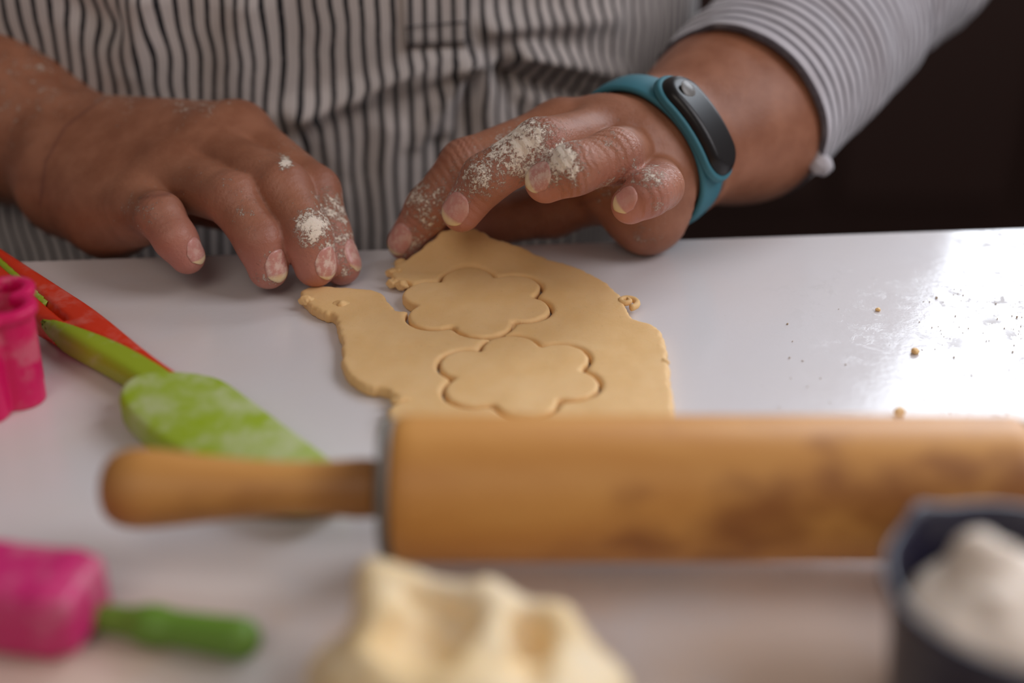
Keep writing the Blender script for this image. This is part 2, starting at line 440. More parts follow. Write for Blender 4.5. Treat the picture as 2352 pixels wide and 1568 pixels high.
def flower(cx, cy, R, ph):
    la = [ph+i*math.pi/3 for i in range(6)]
    def f(x, y):
        d = np.sqrt((x-cx)**2+(y-cy)**2)-R*.70
        for a in la:
            q = np.sqrt((x-cx-R*.63*math.cos(a))**2+(y-cy-R*.63*math.sin(a))**2)-R*.37
            d = smin(d, q, R*.10)
        return d
    return f
c1 = on_dough(1092, 690); c2 = on_dough(1190, 858)
fl1 = flower(c1[0], c1[1], .0268, math.radians(100)); fl2 = flower(c2[0], c2[1], .0262, math.radians(98))
DT = .0042
def dough_f(p):
    x, y, z = p[:, 0], p[:, 1], p[:, 2]-lift(p[:, 0], p[:, 1])
    q = np.stack([x, y, x*0], 1)
    d2 = poly_sdf(x, y, poly)+.0006*fbm(q*420, 3, 2)+.0007*np.maximum(fbm(q*230, 8, 2), 0)
    d2 = smax(d2, -(fl1(x, y)-.00050), .0007); d2 = smax(d2, -(fl2(x, y)-.00042), .0007)
    th = DT+.00022*fbm(q*110, 5, 2)
    bul = -.0005*np.exp(-((d2+.0035)/.0025)**2)       # edges swell a little
    return extrude(d2, z+bul*0, -.0002, th, .0016)
lo = np.array([poly[:, 0].min()-.002, poly[:, 1].min()-.002, -.0012]); hi = np.array([poly[:, 0].max()+.002, poly[:, 1].max()+.002, .026])
V, F = surfnet(dough_f, lo, hi, .00055, 8, .002, 1)
V[:, 2] = np.maximum(V[:, 2], .0001)
dough = mesh('dough_sheet', V, F, M['dough'])
tag(dough, 'pale rolled-out sheet of cookie dough with two flowers cut in it', 'dough')
def cookie(fl, c, R, label, seed):
    def f(p):
        x, y, z = p[:, 0], p[:, 1], p[:, 2]-lift(p[:, 0], p[:, 1])
        q = np.stack([x, y, x*0], 1)
        d2 = fl(x, y)+.00042+.00025*fbm(q*500, seed, 2)
        return extrude(d2, z, -.0002, DT+.0001+.0002*fbm(q*110, seed, 2), .0013)
    lo = np.array([c[0]-R*1.1, c[1]-R*1.1, -.0012]); hi = np.array([c[0]+R*1.1, c[1]+R*1.1, .012])
    V, F = surfnet(f, lo, hi, .00055, 8, .002, 1); V[:, 2] = np.maximum(V[:, 2], .0001)
    o = mesh('flower_cookie', V, F, M['dough']); tag(o, label, 'cookie', 'flower cookies cut in the dough sheet')
cookie(fl1, c1, .0268, 'six-petalled dough flower nearest the hands, its left petal at the open edge', 11)
cookie(fl2, c2, .0262, 'six-petalled dough flower closer to the rolling pin, dough all around it', 12)
def tube(path, radii, n=14):
    path = np.asarray(path, float); V, F = [], []
    for i, p in enumerate(path):
        tg = path[min(i+1, len(path)-1)]-path[max(i-1, 0)]; tg /= np.linalg.norm(tg)
        a = np.cross(tg, [0.13, .21, 1]); a /= np.linalg.norm(a); b = np.cross(tg, a)
        for k in range(n):
            w = 2*math.pi*k/n; V.append(p+radii[i]*(a*math.cos(w)+b*math.sin(w)))
    for i in range(len(path)-1):
        for k in range(n):
            a, b = i*n+k, i*n+(k+1) % n; F.append((a, b, b+n, a+n))
    F.append(tuple(range(n))[::-1]); F.append(tuple((len(path)-1)*n+k for k in range(n)))
    return np.array(V), F
cc = G(1440, 694, .0035)
pth = [cc+np.array([(.0003+.00042*a)*math.cos(-a*1.0+1.2), (.0003+.00042*a)*math.sin(-a*1.0+1.2), .0008-.00012*a]) for a in np.linspace(0, 8.8, 46)]
V, F = tube(pth, [.0009+.0003*(i/45) for i in range(46)], 10); V[:, 2] = np.maximum(V[:, 2], .0001)
mesh('dough_curl', V, F, M['dough'], dough, label='little spiral curl on the right edge')
def blob(name, c, r, mat, seed, parent=None, amp=.3, h=None):
    r = np.asarray(r, float)
    def f(p):
        return ellip(p, c, r)+amp*float(r.min())*fbm((p-np.asarray(c, np.float32))/float(r.mean())*1.3, seed, 2)
    V, F = surfnet(f, np.asarray(c)-r*1.6, np.asarray(c)+r*1.6, h or float(r.min())/5, 8, float(r.max())*.4, 0)
    V[:, 2] = np.maximum(V[:, 2], .0001)
    return mesh(name, V, F, mat, parent)
for i, (a, b, r) in enumerate([(908, 628, .0030), (925, 655, .0024), (902, 650, .0022), (920, 606, .0026)]):
    c = G(a, b, .0028); blob('torn_bit', c, (r, r*.8, r*.75), M['dough'], 20+i, dough, .5)
for i, (a, b, r) in enumerate([(785, 700, .0028), (705, 690, .0024), (920, 920, .0022), (1525, 832, .0016)]):
    c = G(a, b, .0036); blob('torn_bit', c, (r*1.3, r*.8, r*.6), M['dough'], 30+i, dough, .5)

# ------------------------------------------------------------------ dough lump in front
LC = np.array([-.010, .203, .010])
pk = P(865, 1325, 292); mid = P(1130, 1400, 285); rt = P(1270, 1450, 283); end = P(1360, 1590, 280)
lf = P(800, 1520, 285)
def lump_f(p):
    d = ellip(p, LC, (.032, .026, .020))
    d = smin(d, rcone(p, pk+np.array([0, -.004, 0]), LC+np.array([-.010, 0, 0]), .0045, .018), .008)
    d = smin(d, rcone(p, pk, mid, .0042, .0040), .004)
    d = smin(d, rcone(p, mid, rt, .0042, .0050), .004)
    d = smin(d, rcone(p, rt, end, .0050, .0055), .004)
    d = smin(d, rcone(p, mid, P(1150, 1560, 272), .0050, .007), .005)
    d = smin(d, rcone(p, lf, P(900, 1600, 272), .0050, .009), .006)
    d = smax(d, -ellip(p, P(985, 1475, 272), (.0095, .012, .0065)), .006)
    d = smax(d, -ellip(p, P(1215, 1500, 271), (.0045, .011, .0080)), .004)
    d = smin(d, rcone(p, P(770, 1570, 282), P(900, 1640, 276), .0055, .010), .006)
    d = smin(d, rcone(p, P(1370, 1590, 276), P(1250, 1640, 272), .0060, .010), .006)
    d = d+.0016*fbm(p*110, 41, 3)
    return smax(d, -p[:, 2], .002)
V, F = surfnet(lump_f, LC-np.array([.062, .045, .014]), LC+np.array([.065, .048, .045]), .0010, 8, .004, 1)
V[:, 1] = np.minimum(V[:, 1], .2515)
V[:, 2] = np.maximum(V[:, 2], .0001)
tag(mesh('dough_lump', V, F, M['lump']), 'rough lump of pale dough in front of the rolling pin', 'dough')

# ------------------------------------------------------------------ pink flower cutter
CC = np.array([-.1612, .3535]); CH = .0325
def cut2(x, y): return flower(CC[0], CC[1], .0200, math.radians(-10))(x, y)
def cutter_f(p):
    x, y, z = p[:, 0], p[:, 1], p[:, 2]
    tap = 1-.045*(1-z/CH)
    d2 = cut2(CC[0]+(x-CC[0])/tap, CC[1]+(y-CC[1])/tap)
    wall = np.abs(d2+.0009)-.0009
    d = extrude(wall, z, 0, CH, .0006)
    rim = extrude(np.abs(d2+.0004)-.0019, z, CH-.0032, CH, .0010)
    return smin(d, rim, .0012)
V, F = surfnet(cutter_f, (CC[0]-.033, CC[1]-.033, -.002), (CC[0]+.033, CC[1]+.033, CH+.003), .00060, 8, .003, 1)
V[:, 2] = np.maximum(V[:, 2], .0001)
tag(mesh('cookie_cutter', V, F, M['pink']), 'hot pink scalloped cookie cutter standing beside the red spatula handle', 'cookie cutter')

# ------------------------------------------------------------------ red and green spatula
spat = empty('silicone_spatula', G(330, 870), 'lime green spatula with red handle, head dusted with flour', 'spatula')
ho = [(268, 910), (296, 876), (345, 862), (400, 858), (455, 857), (512, 866), (556, 900), (612, 945), (684, 1002), (772, 1068), (800, 1100), (775, 1130), (640, 1140), (520, 1092), (420, 1040), (345, 995), (288, 945)]
hp = chaikin([G(a, b, .0085)[:2] for a, b in ho], 2)
hc = hp.mean(0)
hd = np.array(G(560, 1000)[:2])-np.array(G(330, 880)[:2]); hd /= np.linalg.norm(hd); hn = np.array([-hd[1], hd[0]])
def head_f(p):
    d2 = poly_sdf(p[:, 0], p[:, 1], hp)
    w = (p[:, 0]-hc[0])*hn[0]+(p[:, 1]-hc[1])*hn[1]
    top = .0104-.0022*np.clip(w/.018, -1, 1)**2
    return extrude(d2, p[:, 2], 0.0006, top, .0018)
V, F = surfnet(head_f, (hp[:, 0].min()-.003, hp[:, 1].min()-.003, -.002), (hp[:, 0].max()+.003, hp[:, 1].max()+.003, .012), .0007, 8, .003, 1)
mesh('spatula_head', V, F, M['lime'], spat, label='lime green blade dusted with flour')
ha = G(355, 872, .006); hb = G(-210, 492, .006)
sd = (hb-ha); SL = np.linalg.norm(sd); sd = sd/SL; sn = np.array([sd[1], -sd[0], 0]);
if sn[1] < 0: sn = -sn                                    # sn: towards the far side
def bar_f(p, grow=0.0):
    q = p-ha.astype(np.float32); s = q@sd.astype(np.float32); w = q@sn.astype(np.float32); z = p[:, 2]
    hw = .0060+.0030*sstep(0, .06, s)
    hz = .0040+.0006*sstep(0, .05, s)
    dx = np.abs(w)-hw+.0030; dz = np.abs(z-.0052)-hz+.0030; ds = np.maximum(-.012-s, s-SL)+.003
    out = np.sqrt(np.maximum(dx, 0)**2+np.maximum(dz, 0)**2+np.maximum(ds, 0)**2)+np.minimum(np.maximum(np.maximum(dx, dz), ds), 0)-.0030-grow
    return out, s, w/hw, z
def wave(s, w, z):
    """negative where the green grip shows"""
    side = w-.35*(z-.0052)/.0045
    a = side-(.22-1.25*np.clip(s/.052, 0, None)**1.6)
    b = np.maximum(np.abs(side+.25-.5*(s-.085)/.05)-.13, .066-s)
    return np.minimum(a, b)*.006
def red_f(p):
    d, s, w, z = bar_f(p); return smax(d, -wave(s, w, z)+.0001, .0004)
def grn_f(p):
    d, s, w, z = bar_f(p, .00025); return smax(d, wave(s, w, z), .0006)
blo = np.minimum(ha, hb)-.014; bhi = np.maximum(ha, hb)+.014; blo[2] = -.002; bhi[2] = .014
V, F = surfnet(red_f, blo, bhi, .0008, 8, .004, 1); mesh('spatula_handle', V, F, M['red'], spat, label='red plastic handle')
V, F = surfnet(grn_f, blo, bhi, .0008, 8, .004, 1); mesh('grip_inlay', V, F, M['lime_plain'], spat, label='wavy green inlay along the handle')

# ------------------------------------------------------------------ pink and green utensil at the near left
ut = empty('pastry_utensil', G(200, 1480), 'blurred pink silicone utensil with a short green handle, near the corner', 'utensil')
q0 = G(140, 1530); ud = np.array(G(600, 1530)[:2])-np.array(G(190, 1475)[:2]); ud = np.append(ud/np.linalg.norm(ud), 0); un = np.array([-ud[1], ud[0], 0])
hc0 = P(205, 1415, 314)
def uframe(p):
    q = p-q0.astype(np.float32); return q@ud.astype(np.float32), q@un.astype(np.float32), p[:, 2]
def pinkhead_f(p):
    s, w, z = uframe(p)
    ds = np.abs(s+.040)-.040+.004; dw = np.abs(w-.010)-.011+.004; dz = np.abs(z-.0095)-.0093+.004
    d = np.sqrt(np.maximum(ds, 0)**2+np.maximum(dw, 0)**2+np.maximum(dz, 0)**2)+np.minimum(np.maximum(np.maximum(ds, dw), dz), 0)-.004
    dr = np.abs(s-.0)-.0030+.0015; dw = np.abs(w-.010)-.0122+.005; dz = np.abs(z-.0102)-.0102+.005
    rim = np.sqrt(np.maximum(dr, 0)**2+np.maximum(dw, 0)**2+np.maximum(dz, 0)**2)+np.minimum(np.maximum(np.maximum(dr, dw), dz), 0)-.0028
    return smin(d, rim, .003)
V, F = surfnet(pinkhead_f, q0-np.array([.095, .03, .003]), q0+np.array([.02, .045, .03]), .0011, 8, .004, 1)
V[:, 2] = np.maximum(V[:, 2], .0001); mesh('silicone_head', V, F, M['pink_soft'], ut, label='pink block-shaped head')
hs = P(192, 1412, 312); he = P(552, 1466, 302)
def ghandle_f(p):
    m = hs*.55+he*.45
    d = rcone(p, hs-ud*.006, m, .0029, .0038); d = smin(d, rcone(p, m, he, .0040, .0048), .004); return d
V, F = surfnet(ghandle_f, np.minimum(hs, he)-.014, np.maximum(hs, he)+.014, .0009, 8, .003, 1)
mesh('handle', V, F, M['green'], ut, label='tapered green handle')

# ------------------------------------------------------------------ measuring cup with flour
KC = G(2360, 1334, .043); KR, KH = .0268, .043
cup = empty('measuring_cup', (KC[0], KC[1], 0), 'dark navy measuring cup of flour in front of the rolling pin', 'cup')
V, F = lathe_z([(.0185, .0002), (.0205, .0006), (.0216, .003), (KR-.0012, KH-.004), (KR+.0004, KH-.0030), (KR+.0007, KH-.0012), (KR+.0002, KH), (KR-.0010, KH-.0003), (KR-.0022, KH-.003), (.0200, .004), (.018, .0022), (.002, .002)], KC[0], KC[1], 96)
V = np.array(V)
an = np.arctan2(V[:, 1]-KC[1], V[:, 0]-KC[0]); a0 = math.radians(122)
w = np.exp(-((np.angle(np.exp(1j*(an-a0))))/.17)**2)*sstep(.022, KH, V[:, 2])
V[:, 0] += math.cos(a0)*.0020*w; V[:, 1] += math.sin(a0)*.0020*w; V[:, 2] += .0012*w*sstep(KH-.006, KH, V[:, 2])
mesh('cup_body', V, F, M['navy'], cup)
hx = KC+np.array([.027, -.006, -.0045]); V, F = box(tuple(hx+np.array([-.0035, -.008, -.0022])), tuple(hx+np.array([.062, .008, .0015]))); bevel(mesh('cup_handle', V, F, M['navy'], cup, smooth=False), .001)
fr = P(2244, 1272, 270)
def flour_f(p):
    d = ellip(p, KC+np.array([0, 0, -.013]), (.0225, .0225, .012))
    d = smin(d, rcone(p, fr, np.array([KC[0]+.001, KC[1], KH-.018]), .0042, .017), .008)
    d = smin(d, rcone(p, P(2310, 1275, 268), np.array([KC[0]-.004, KC[1], KH-.018]), .0020, .012), .004)
    r = np.sqrt((p[:, 0]-KC[0])**2+(p[:, 1]-KC[1])**2)
    d = d+.0013*fbm(p*190, 60, 3)
    return smax(smax(d, r-(.0203+(p[:, 2]-.004)*.11), .001), .0042-p[:, 2], .001)
V, F = surfnet(flour_f, KC+np.array([-.027, -.027, -.044]), KC+np.array([.027, .027, .004]), .0009, 8, .004, 0)
fo = mesh('flour_heap', V, F, M['flour']); tag(fo, 'off-white flour heaped inside the navy measuring cup', 'flour', kind='stuff')

# ------------------------------------------------------------------ crumbs
for i, (a, b, r, lab) in enumerate([(2102, 806, .0014, 'tan dough crumb on the table beside the bright glare'), (2066, 946, .0017, 'tan dough crumb just behind the rolling pin, right of the dough'), (2016, 711, .0009, 'tiny tan crumb on bare white table, above the others')]):
    c = G(a, b, r*.6); o = blob('dough_crumb', c, (r, r*.9, r*.7), M['dough'], 70+i, None, .5, r/4); tag(o, lab, 'crumb', 'crumbs on the table')
rs = np.random.RandomState(4); CV, CF = [], []
for i in range(240):
    k = rs.rand()
    if k < .62: a, b = 2080+270*rs.rand()**.7, 640+320*rs.rand()
    elif k < .68: a, b = 1600+500*rs.rand(), 700+240*rs.rand()
    else: a, b = 900+1000*rs.rand(), 1310+40*rs.rand()
    s = rs.uniform(.00010, .00034)*(1 if rs.rand() < .9 else 1.8)
    c = G(a, b, s*.6); m = rs.normal(size=(3, 3)); q, _ = np.linalg.qr(m)
    oc = np.array([(1, 0, 0), (-1, 0, 0), (0, 1, 0), (0, -1, 0), (0, 0, 1), (0, 0, -1)], float)*rs.uniform(.6, 1.3, (6, 1))@q*s+c
    oc[:, 2] = np.maximum(oc[:, 2], .00005); b0 = len(CV); CV += oc.tolist()
    CF += [tuple(j+b0 for j in f) for f in ((0, 2, 4), (2, 1, 4), (1, 3, 4), (3, 0, 4), (2, 0, 5), (1, 2, 5), (3, 1, 5), (0, 3, 5))]
M['crumb'] = plain('crumb_specks', (.52, .41, .30), .8)
tag(mesh('crumbs', CV, CF, M['crumb']), 'fine specks of crumbs scattered over the white table', 'crumbs', kind='stuff')

# ------------------------------------------------------------------ person
person = empty('person', (-.085, .66, -.76), 'person in a striped shirt pressing cookie dough with floury hands', 'person')
def J(*a): return np.array([P(x, y, d) for x, y, d in a], np.float32)
def chain(p, pts, radii, k=.002):
    d = None
    for i in range(len(pts)-1):
        q = rcone(p, pts[i], pts[i+1], radii[i], radii[i+1]); d = q if d is None else smin(d, q, k)
    return d
mm = .001
# right of the picture (the person's left hand)
RW = P(1482, 356, 503); RC = P(1690, 265, 541); RS = P(1905, 50, 596); RE = P(2090, -160, 650)
rh = dict(
    index=(J((1290, 302, 496), (1068, 378, 484), (985, 478, 488), (932, 556, 493)), (11*mm, 9.0*mm, 8.2*mm, 6.9*mm)),
    middle=(J((1385, 312, 490), (1240, 335, 459), (1116, 410, 461), (1060, 486, 466)), (11*mm, 9.3*mm, 8.4*mm, 7.1*mm)),
    ring=(J((1445, 352, 490), (1412, 358, 455), (1318, 388, 447), (1254, 418, 452)), (11*mm, 9.2*mm, 8.5*mm, 7.2*mm)),
    pinky=(J((1505, 410, 492), (1514, 428, 458), (1490, 443, 449), (1448, 470, 451)), (10*mm, 8.0*mm, 7.7*mm, 6.6*mm)),
    thumb=(J((1430, 410, 515), (1270, 480, 516), (1130, 508, 514), (1035, 535, 508)), (14*mm, 10*mm, 9*mm, 7*mm)))
e1 = (RIGHT*.714-UP*.70)
nI = RIGHT*.80+UP*.60; ax = nI*.72+FWD*.69; ax /= np.linalg.norm(ax)
b1 = e1-ax*(e1@ax); b1 /= np.linalg.norm(b1); b2 = np.cross(ax, b1); b2 = b2 if b2@FWD < 0 else -b2
BC = P(1486, 354, 503)
RA, RB = .0294, .0256
def right_f(p):
    d = right_raw(p)
    q = p-BC.astype(np.float32); u, v, s_ = q@b1.astype(np.float32), q@b2.astype(np.float32), q@ax.astype(np.float32)
    ra, rb = RA-.0022, RB-.0022                          # the band presses a shallow ring into the wrist
    e = (np.sqrt((u/ra)**2+(v/rb)**2)-1)*rb
    e = np.where(e > .012, -.05, e)
    return smax(d, e-.03*sstep(.0088, .0150, np.abs(s_)), .0015)
def right_raw(p):
    arm = None
    pts = [RW, RC, RS, RE, np.array([.11, .69, .34])]; rad = [18.5*mm, 26*mm, 33*mm, 36*mm, 44*mm]
    for s in (-1, 1):
        c = chain(p, [(q+s*e1*.0060).astype(np.float32) for q in pts], rad, .02)
        arm = c if arm is None else smin(arm, c, .012)
    d = arm
    palm = None
    for nme, wr, k in (('index', -5, 14), ('middle', -4, 14), ('ring', 2, 14), ('pinky', 7, 13)):
        a = (RW+e1*wr*mm).astype(np.float32); b = rh[nme][0][0]
        c = rcone(p, a, b, 15.5*mm, rh[nme][1][0]); palm = c if palm is None else smin(palm, c, .010)
    hyp = rcone(p, P(1522, 415, 503), P(1486, 496, 498), 16.5*mm, 11.5*mm)
    hyp = smin(hyp, rcone(p, P(1486, 494, 498), P(1400, 425, 496), 11*mm, 11*mm), .012)
    palm = smin(palm, hyp, .010)
    d = smin(d, palm, .014)
    d = smin(d, chain(p, *rh['thumb'], .004), .010)
    fs = None
    for nme in ('index', 'middle', 'ring', 'pinky'):
        pts, rad = rh[nme]
        f = chain(p, pts, rad, .003)
        f = smin(f, d, {'index': .0065, 'middle': .005, 'ring': .0035, 'pinky': .0035}[nme])
        fs = f if fs is None else smin(fs, f, .0012)
    return fs
lh = dict(
    index=(J((545, 312, 508), (722, 440, 486), (752, 540, 480), (784, 610, 477)), (12*mm, 9.3*mm, 8.3*mm, 7.0*mm)),
    middle=(J((470, 348, 502), (650, 434, 474), (706, 545, 466), (724, 610, 468)), (12*mm, 9.7*mm, 8.7*mm, 7.5*mm)),
    ring=(J((395, 405, 496), (535, 458, 470), (598, 555, 464), (616, 617, 466)), (11.5*mm, 9.3*mm, 8.3*mm, 7.1*mm)),
    pinky=(J((320, 480, 492), (368, 496, 467), (402, 548, 464), (430, 588, 466)), (10*mm, 8.1*mm, 7.2*mm, 6.3*mm)),
    thumb=(J((260, 420, 532), (420, 445, 528), (600, 490, 520), (715, 570, 507)), (14*mm, 11*mm, 9*mm, 7.5*mm)))
LW = P(150, 350, 545)
def left_f(p):
    pts = [LW, P(0, 255, 568), P(-250, 100, 610), P(-500, -60, 660), np.array([-.27, .69, .34])]
    d = chain(p, pts, [26.5*mm, 33.5*mm, 37*mm, 38*mm, 44*mm], .02)
    palm = None
    for nme, a in (('index', (195, 318, 540)), ('middle', (175, 350, 535)), ('ring', (165, 385, 530)), ('pinky', (165, 415, 528))):
        c = rcone(p, P(*a), lh[nme][0][0], 17*mm, lh[nme][1][0]); palm = c if palm is None else smin(palm, c, .011)
    hyp = rcone(p, P(175, 425, 530), P(255, 486, 510), 21*mm, 16*mm)
    hyp = smin(hyp, rcone(p, P(255, 486, 510), lh['pinky'][0][0], 15*mm, 10.5*mm), .010)
    palm = smin(palm, hyp, .010)
    d = smin(d, palm, .006)
    d = smin(d, chain(p, *lh['thumb'], .004), .010)
    fs = None
    for nme in ('index', 'middle', 'ring', 'pinky'):
        f = smin(chain(p, *lh[nme], .003), d, .0075)
        fs = f if fs is None else smin(fs, f, .0012)
    return fs

def bounds(pts, pad): pts = np.array(pts); return pts.min(0)-pad, pts.max(0)+pad
SV, SF, SA = [], [], {'flour': [], 'pink': [], 'wrinkle': [], 'crease': []}
def hot(V, spots):
    r = np.zeros(len(V)); X, Y, D = proj(V)
    for px, py, d, rad, a in spots:
        r = np.maximum(r, a*np.exp(-((X-px)**2+(Y-py)**2)/(rad*6.3)**2-np.maximum(np.abs(D*1000-d)-14, 0)**2/400))
    return r
def add_skin(V, F, fl, hand, folds, creases, back):
    off = sum(len(v) for v in SV)
    pink = np.zeros(len(V)); wr = np.zeros(len(V))
    for nme, (pts, rad) in hand.items():
        tip = pts[-1]; pink = np.maximum(pink, .8*np.exp(-((V-tip)**2).sum(1)/(.014**2)))
        for j, amp in ((1, 1.0), (2, .8)):
            q = V-pts[j]; ax = pts[j+1]-pts[j-1]; ax = ax/np.linalg.norm(ax)
            s = q@ax; r2 = (q*q).sum(1)
            dors = sstep(-.2, .6, (q@(-(pts[j-1]+pts[j+1])/2+pts[j]))/(np.linalg.norm(-(pts[j-1]+pts[j+1])/2+pts[j])+1e-9)/np.sqrt(r2+1e-12))
            m = np.exp(-r2/(.0125**2))*amp*(.25+.75*dors)
            wr = np.maximum(wr, m*(.5+.5*np.cos(s/.0016*2*math.pi*.62+2*fbm(V*260, 7, 2))))
            pink = np.maximum(pink, m*.22)
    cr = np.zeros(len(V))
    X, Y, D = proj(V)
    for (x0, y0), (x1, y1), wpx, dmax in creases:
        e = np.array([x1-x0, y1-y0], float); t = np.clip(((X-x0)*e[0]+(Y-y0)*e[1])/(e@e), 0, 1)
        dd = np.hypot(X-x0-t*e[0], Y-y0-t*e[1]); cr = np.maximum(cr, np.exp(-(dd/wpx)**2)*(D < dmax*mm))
    SV.append(V); SF.append(F+off)
    SA['flour'].append(fl); SA['pink'].append(np.clip(pink, 0, 1)); SA['wrinkle'].append(wr*back); SA['crease'].append(cr*.8)
lo, hi = bounds([P(932, 556, 493), P(1512, 400, 440), P(1430, 410, 520), RC, RW, P(1483, 508, 497)], .024); hi = hi+.03
V, F = surfnet(right_f, lo, hi, .0010, 8, .006, 2)
fl = hot(V, [(1190, 330, 452, 17, .95), (1110, 400, 452, 12, .75), (1060, 430, 458, 11, .6), (1290, 370, 440, 10, 1.0), (1250, 395, 445, 8, .8), (1420, 320, 448, 14, .35), (1440, 400, 445, 12, .45), (985, 470, 480, 15, .7), (940, 560, 487, 12, .6), (1500, 405, 443, 9, .6), (1530, 480, 448, 9, .5), (1390, 420, 470, 11, .6), (1480, 540, 487, 11, .4), (1280, 400, 470, 60, .16), (1120, 300, 490, 25, .3)])
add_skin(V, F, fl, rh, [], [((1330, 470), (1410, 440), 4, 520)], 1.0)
lo, hi = bounds([P(784, 610, 477), P(368, 480, 455), LW, P(-80, 120, 585), P(545, 290, 510), P(400, 600, 466)], .030); lo[0] -= .03
V, F = surfnet(left_f, lo, hi, .0011, 8, .006, 2)
fl = hot(V, [(722, 520, 458, 8, 1.15), (765, 480, 462, 11, .8), (770, 560, 464, 9, .7), (745, 600, 462, 8, .5), (800, 560, 474, 10, .8), (790, 620, 470, 7, .6), (635, 600, 456, 9, .55), (615, 640, 458, 8, .5), (330, 480, 458, 12, .45), (655, 372, 468, 3.0, 1.1), (480, 430, 470, 16, .35), (450, 224, 520, 15, .6), (300, 240, 540, 17, .62), (680, 330, 490, 10, .5), (560, 470, 460, 12, .4), (120, 290, 545, 26, .55), (60, 190, 555, 26, .55), (300, 400, 510, 60, .14), (620, 500, 460, 50, .2)])
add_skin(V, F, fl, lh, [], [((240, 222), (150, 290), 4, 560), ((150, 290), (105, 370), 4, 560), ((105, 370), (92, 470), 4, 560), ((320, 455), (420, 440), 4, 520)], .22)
V, F = np.concatenate(SV), np.concatenate(SF)
ontab = ((V-A0)@N < .0008) & (V[:, 2] < .0005); V[ontab, 2] = .0005      # skin flattens where it rests on the table
# hidden upper arms, chest and neck, coarse
def torso_f(p):
    d = chain(p, [RC, RS, RE, np.array([.085, .69, .34])], [25*mm, 31*mm, 34*mm, 42*mm], .02)
    d = smin(d, chain(p, [P(0, 255, 568), P(-250, 100, 610), P(-500, -60, 660), np.array([-.255, .69, .34])], [32*mm, 35*mm, 36*mm, 42*mm], .02), .02)
    d = smin(d, ellip(p, (-.085, .675, .10), (.145, .085, .36)), .04)
    d = smin(d, rcone(p, (-.20, .69, .35), (.03, .69, .35), .045, .045), .04)
    d = smin(d, rcone(p, (-.085, .685, .36), (-.085, .675, .47), .055, .048), .03)
    return d
Vt, Ft = surfnet(torso_f, (-.44, .46, -.30), (.32, .80, .53), .008, 8, .03, 1)
keep = ~((Vt[:, 1] < .575) & ((Vt[:, 0] > .09) | (Vt[:, 0] < -.2)))
ok = keep[Ft].all(1); Ft = Ft[ok]
off = len(V); V = np.concatenate([V, Vt]); F = np.concatenate([F, Ft+off])
at = {k: np.concatenate(SA[k]+[np.zeros(len(Vt))]) for k in SA}
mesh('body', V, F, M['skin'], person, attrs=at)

# fingernails laid on the skin
def cast(f, o, d, n=60):
    t = np.zeros(len(o))
    for _ in range(n):
        t = np.minimum(t+f((o+d*t[:, None]).astype(np.float32))*.9, .0075)
    return o+d*t[:, None]
def nail(f, pts, rad, dors, length, width, flour, tipw=.14, shift=0.0, twist=0.0):
    tip, dip = pts[-1].astype(float), pts[-2].astype(float)
    ax = tip-dip; L = np.linalg.norm(ax); ax /= L
    dors = np.asarray(dors, float); dors = dors-ax*(dors@ax); dors /= np.linalg.norm(dors); side = np.cross(ax, dors)
    nu, nv = 17, 15; o, d, uu, vv = [], [], [], []
    r = rad[-1]
    for j in range(nv):
        for i in range(nu):
            u = i/(nu-1)*2-1; v = j/(nv-1)
            s = L+r*.74+shift-length*(1-v)
            hw = width*.5*(1-.14*max(0, (.4-v)/.4)**2-.18*max(0, (v-.72)/.28)**2)
            if v > .6: s -= .0018*(u*u)*((v-.6)/.4)
            if v < .45: s += .0034*abs(u)**2.6*((.45-v)/.45)
            ang = u*hw/r
            dd = dors*math.cos(ang)+side*math.sin(ang)
            o.append(dip+ax*s+dd*(r+.003)); d.append(-dd); uu.append(u); vv.append(v)
    o, d, uu, vv = map(np.array, (o, d, uu, vv))
    own = lambda q: chain(q, pts, rad, .003)
    p = cast(own, o, d)
    # keep the plate from diving over the round end
    base = dip+ax*(((p-dip)@ax)[:, None])
    p = p-d*(.00042*(1-.75*np.abs(uu)**4)*np.clip(vv*8, .35, 1))[:, None]
    n0 = len(p); q = p+d*.0007
    Vn = np.concatenate([p, q]); Fn = []
    for j in range(nv-1):
        for i in range(nu-1):
            a = j*nu+i; Fn.append((a, a+1, a+nu+1, a+nu)); Fn.append((n0+a, n0+a+nu, n0+a+nu+1, n0+a+1))
    rim = [i for i in range(nu)]+[j*nu+nu-1 for j in range(1, nv)]+[(nv-1)*nu+i for i in range(nu-2, -1, -1)]+[j*nu for j in range(nv-2, 0, -1)]
    for a, b in zip(rim, rim[1:]+rim[:1]): Fn.append((b, a, n0+a, n0+b))
    tipm = sstep(1-tipw-.06, 1-tipw+.02, vv-.10*uu*uu*0)
    mesh('fingernail', Vn, Fn, M['nail'], person, attrs={'tip': np.tile(tipm, 2), 'flour': np.tile(np.full(len(p), flour), 2)})
tc = -FWD
nail(right_f, *rh['index'], tc*1.0+UP*.35-RIGHT*.1, .0125, .0105, .25, .10)
nail(right_f, *rh['middle'], tc*1.0+UP*.32-RIGHT*.1, .0125, .0108, .15, .20)
nail(right_f, *rh['ring'], tc*1.0+UP*.30, .0118, .0105, .45, .22)
nail(right_f, *rh['pinky'], tc*1.0+UP*.38, .0100, .0085, .1, .22)
nail(left_f, *lh['index'], tc*.45+UP*.3+RIGHT*.95, .0115, .0100, .3, .05)
nail(left_f, *lh['middle'], tc*.75+UP*.1+RIGHT*.8, .0115, .0105, .5, .08)
nail(left_f, *lh['ring'], tc*.8+UP*.1+RIGHT*.7, .0115, .0100, .4, .2)
nail(left_f, *lh['pinky'], tc*.7+UP*.25+RIGHT*.75, .0095, .0082, .2, .15)

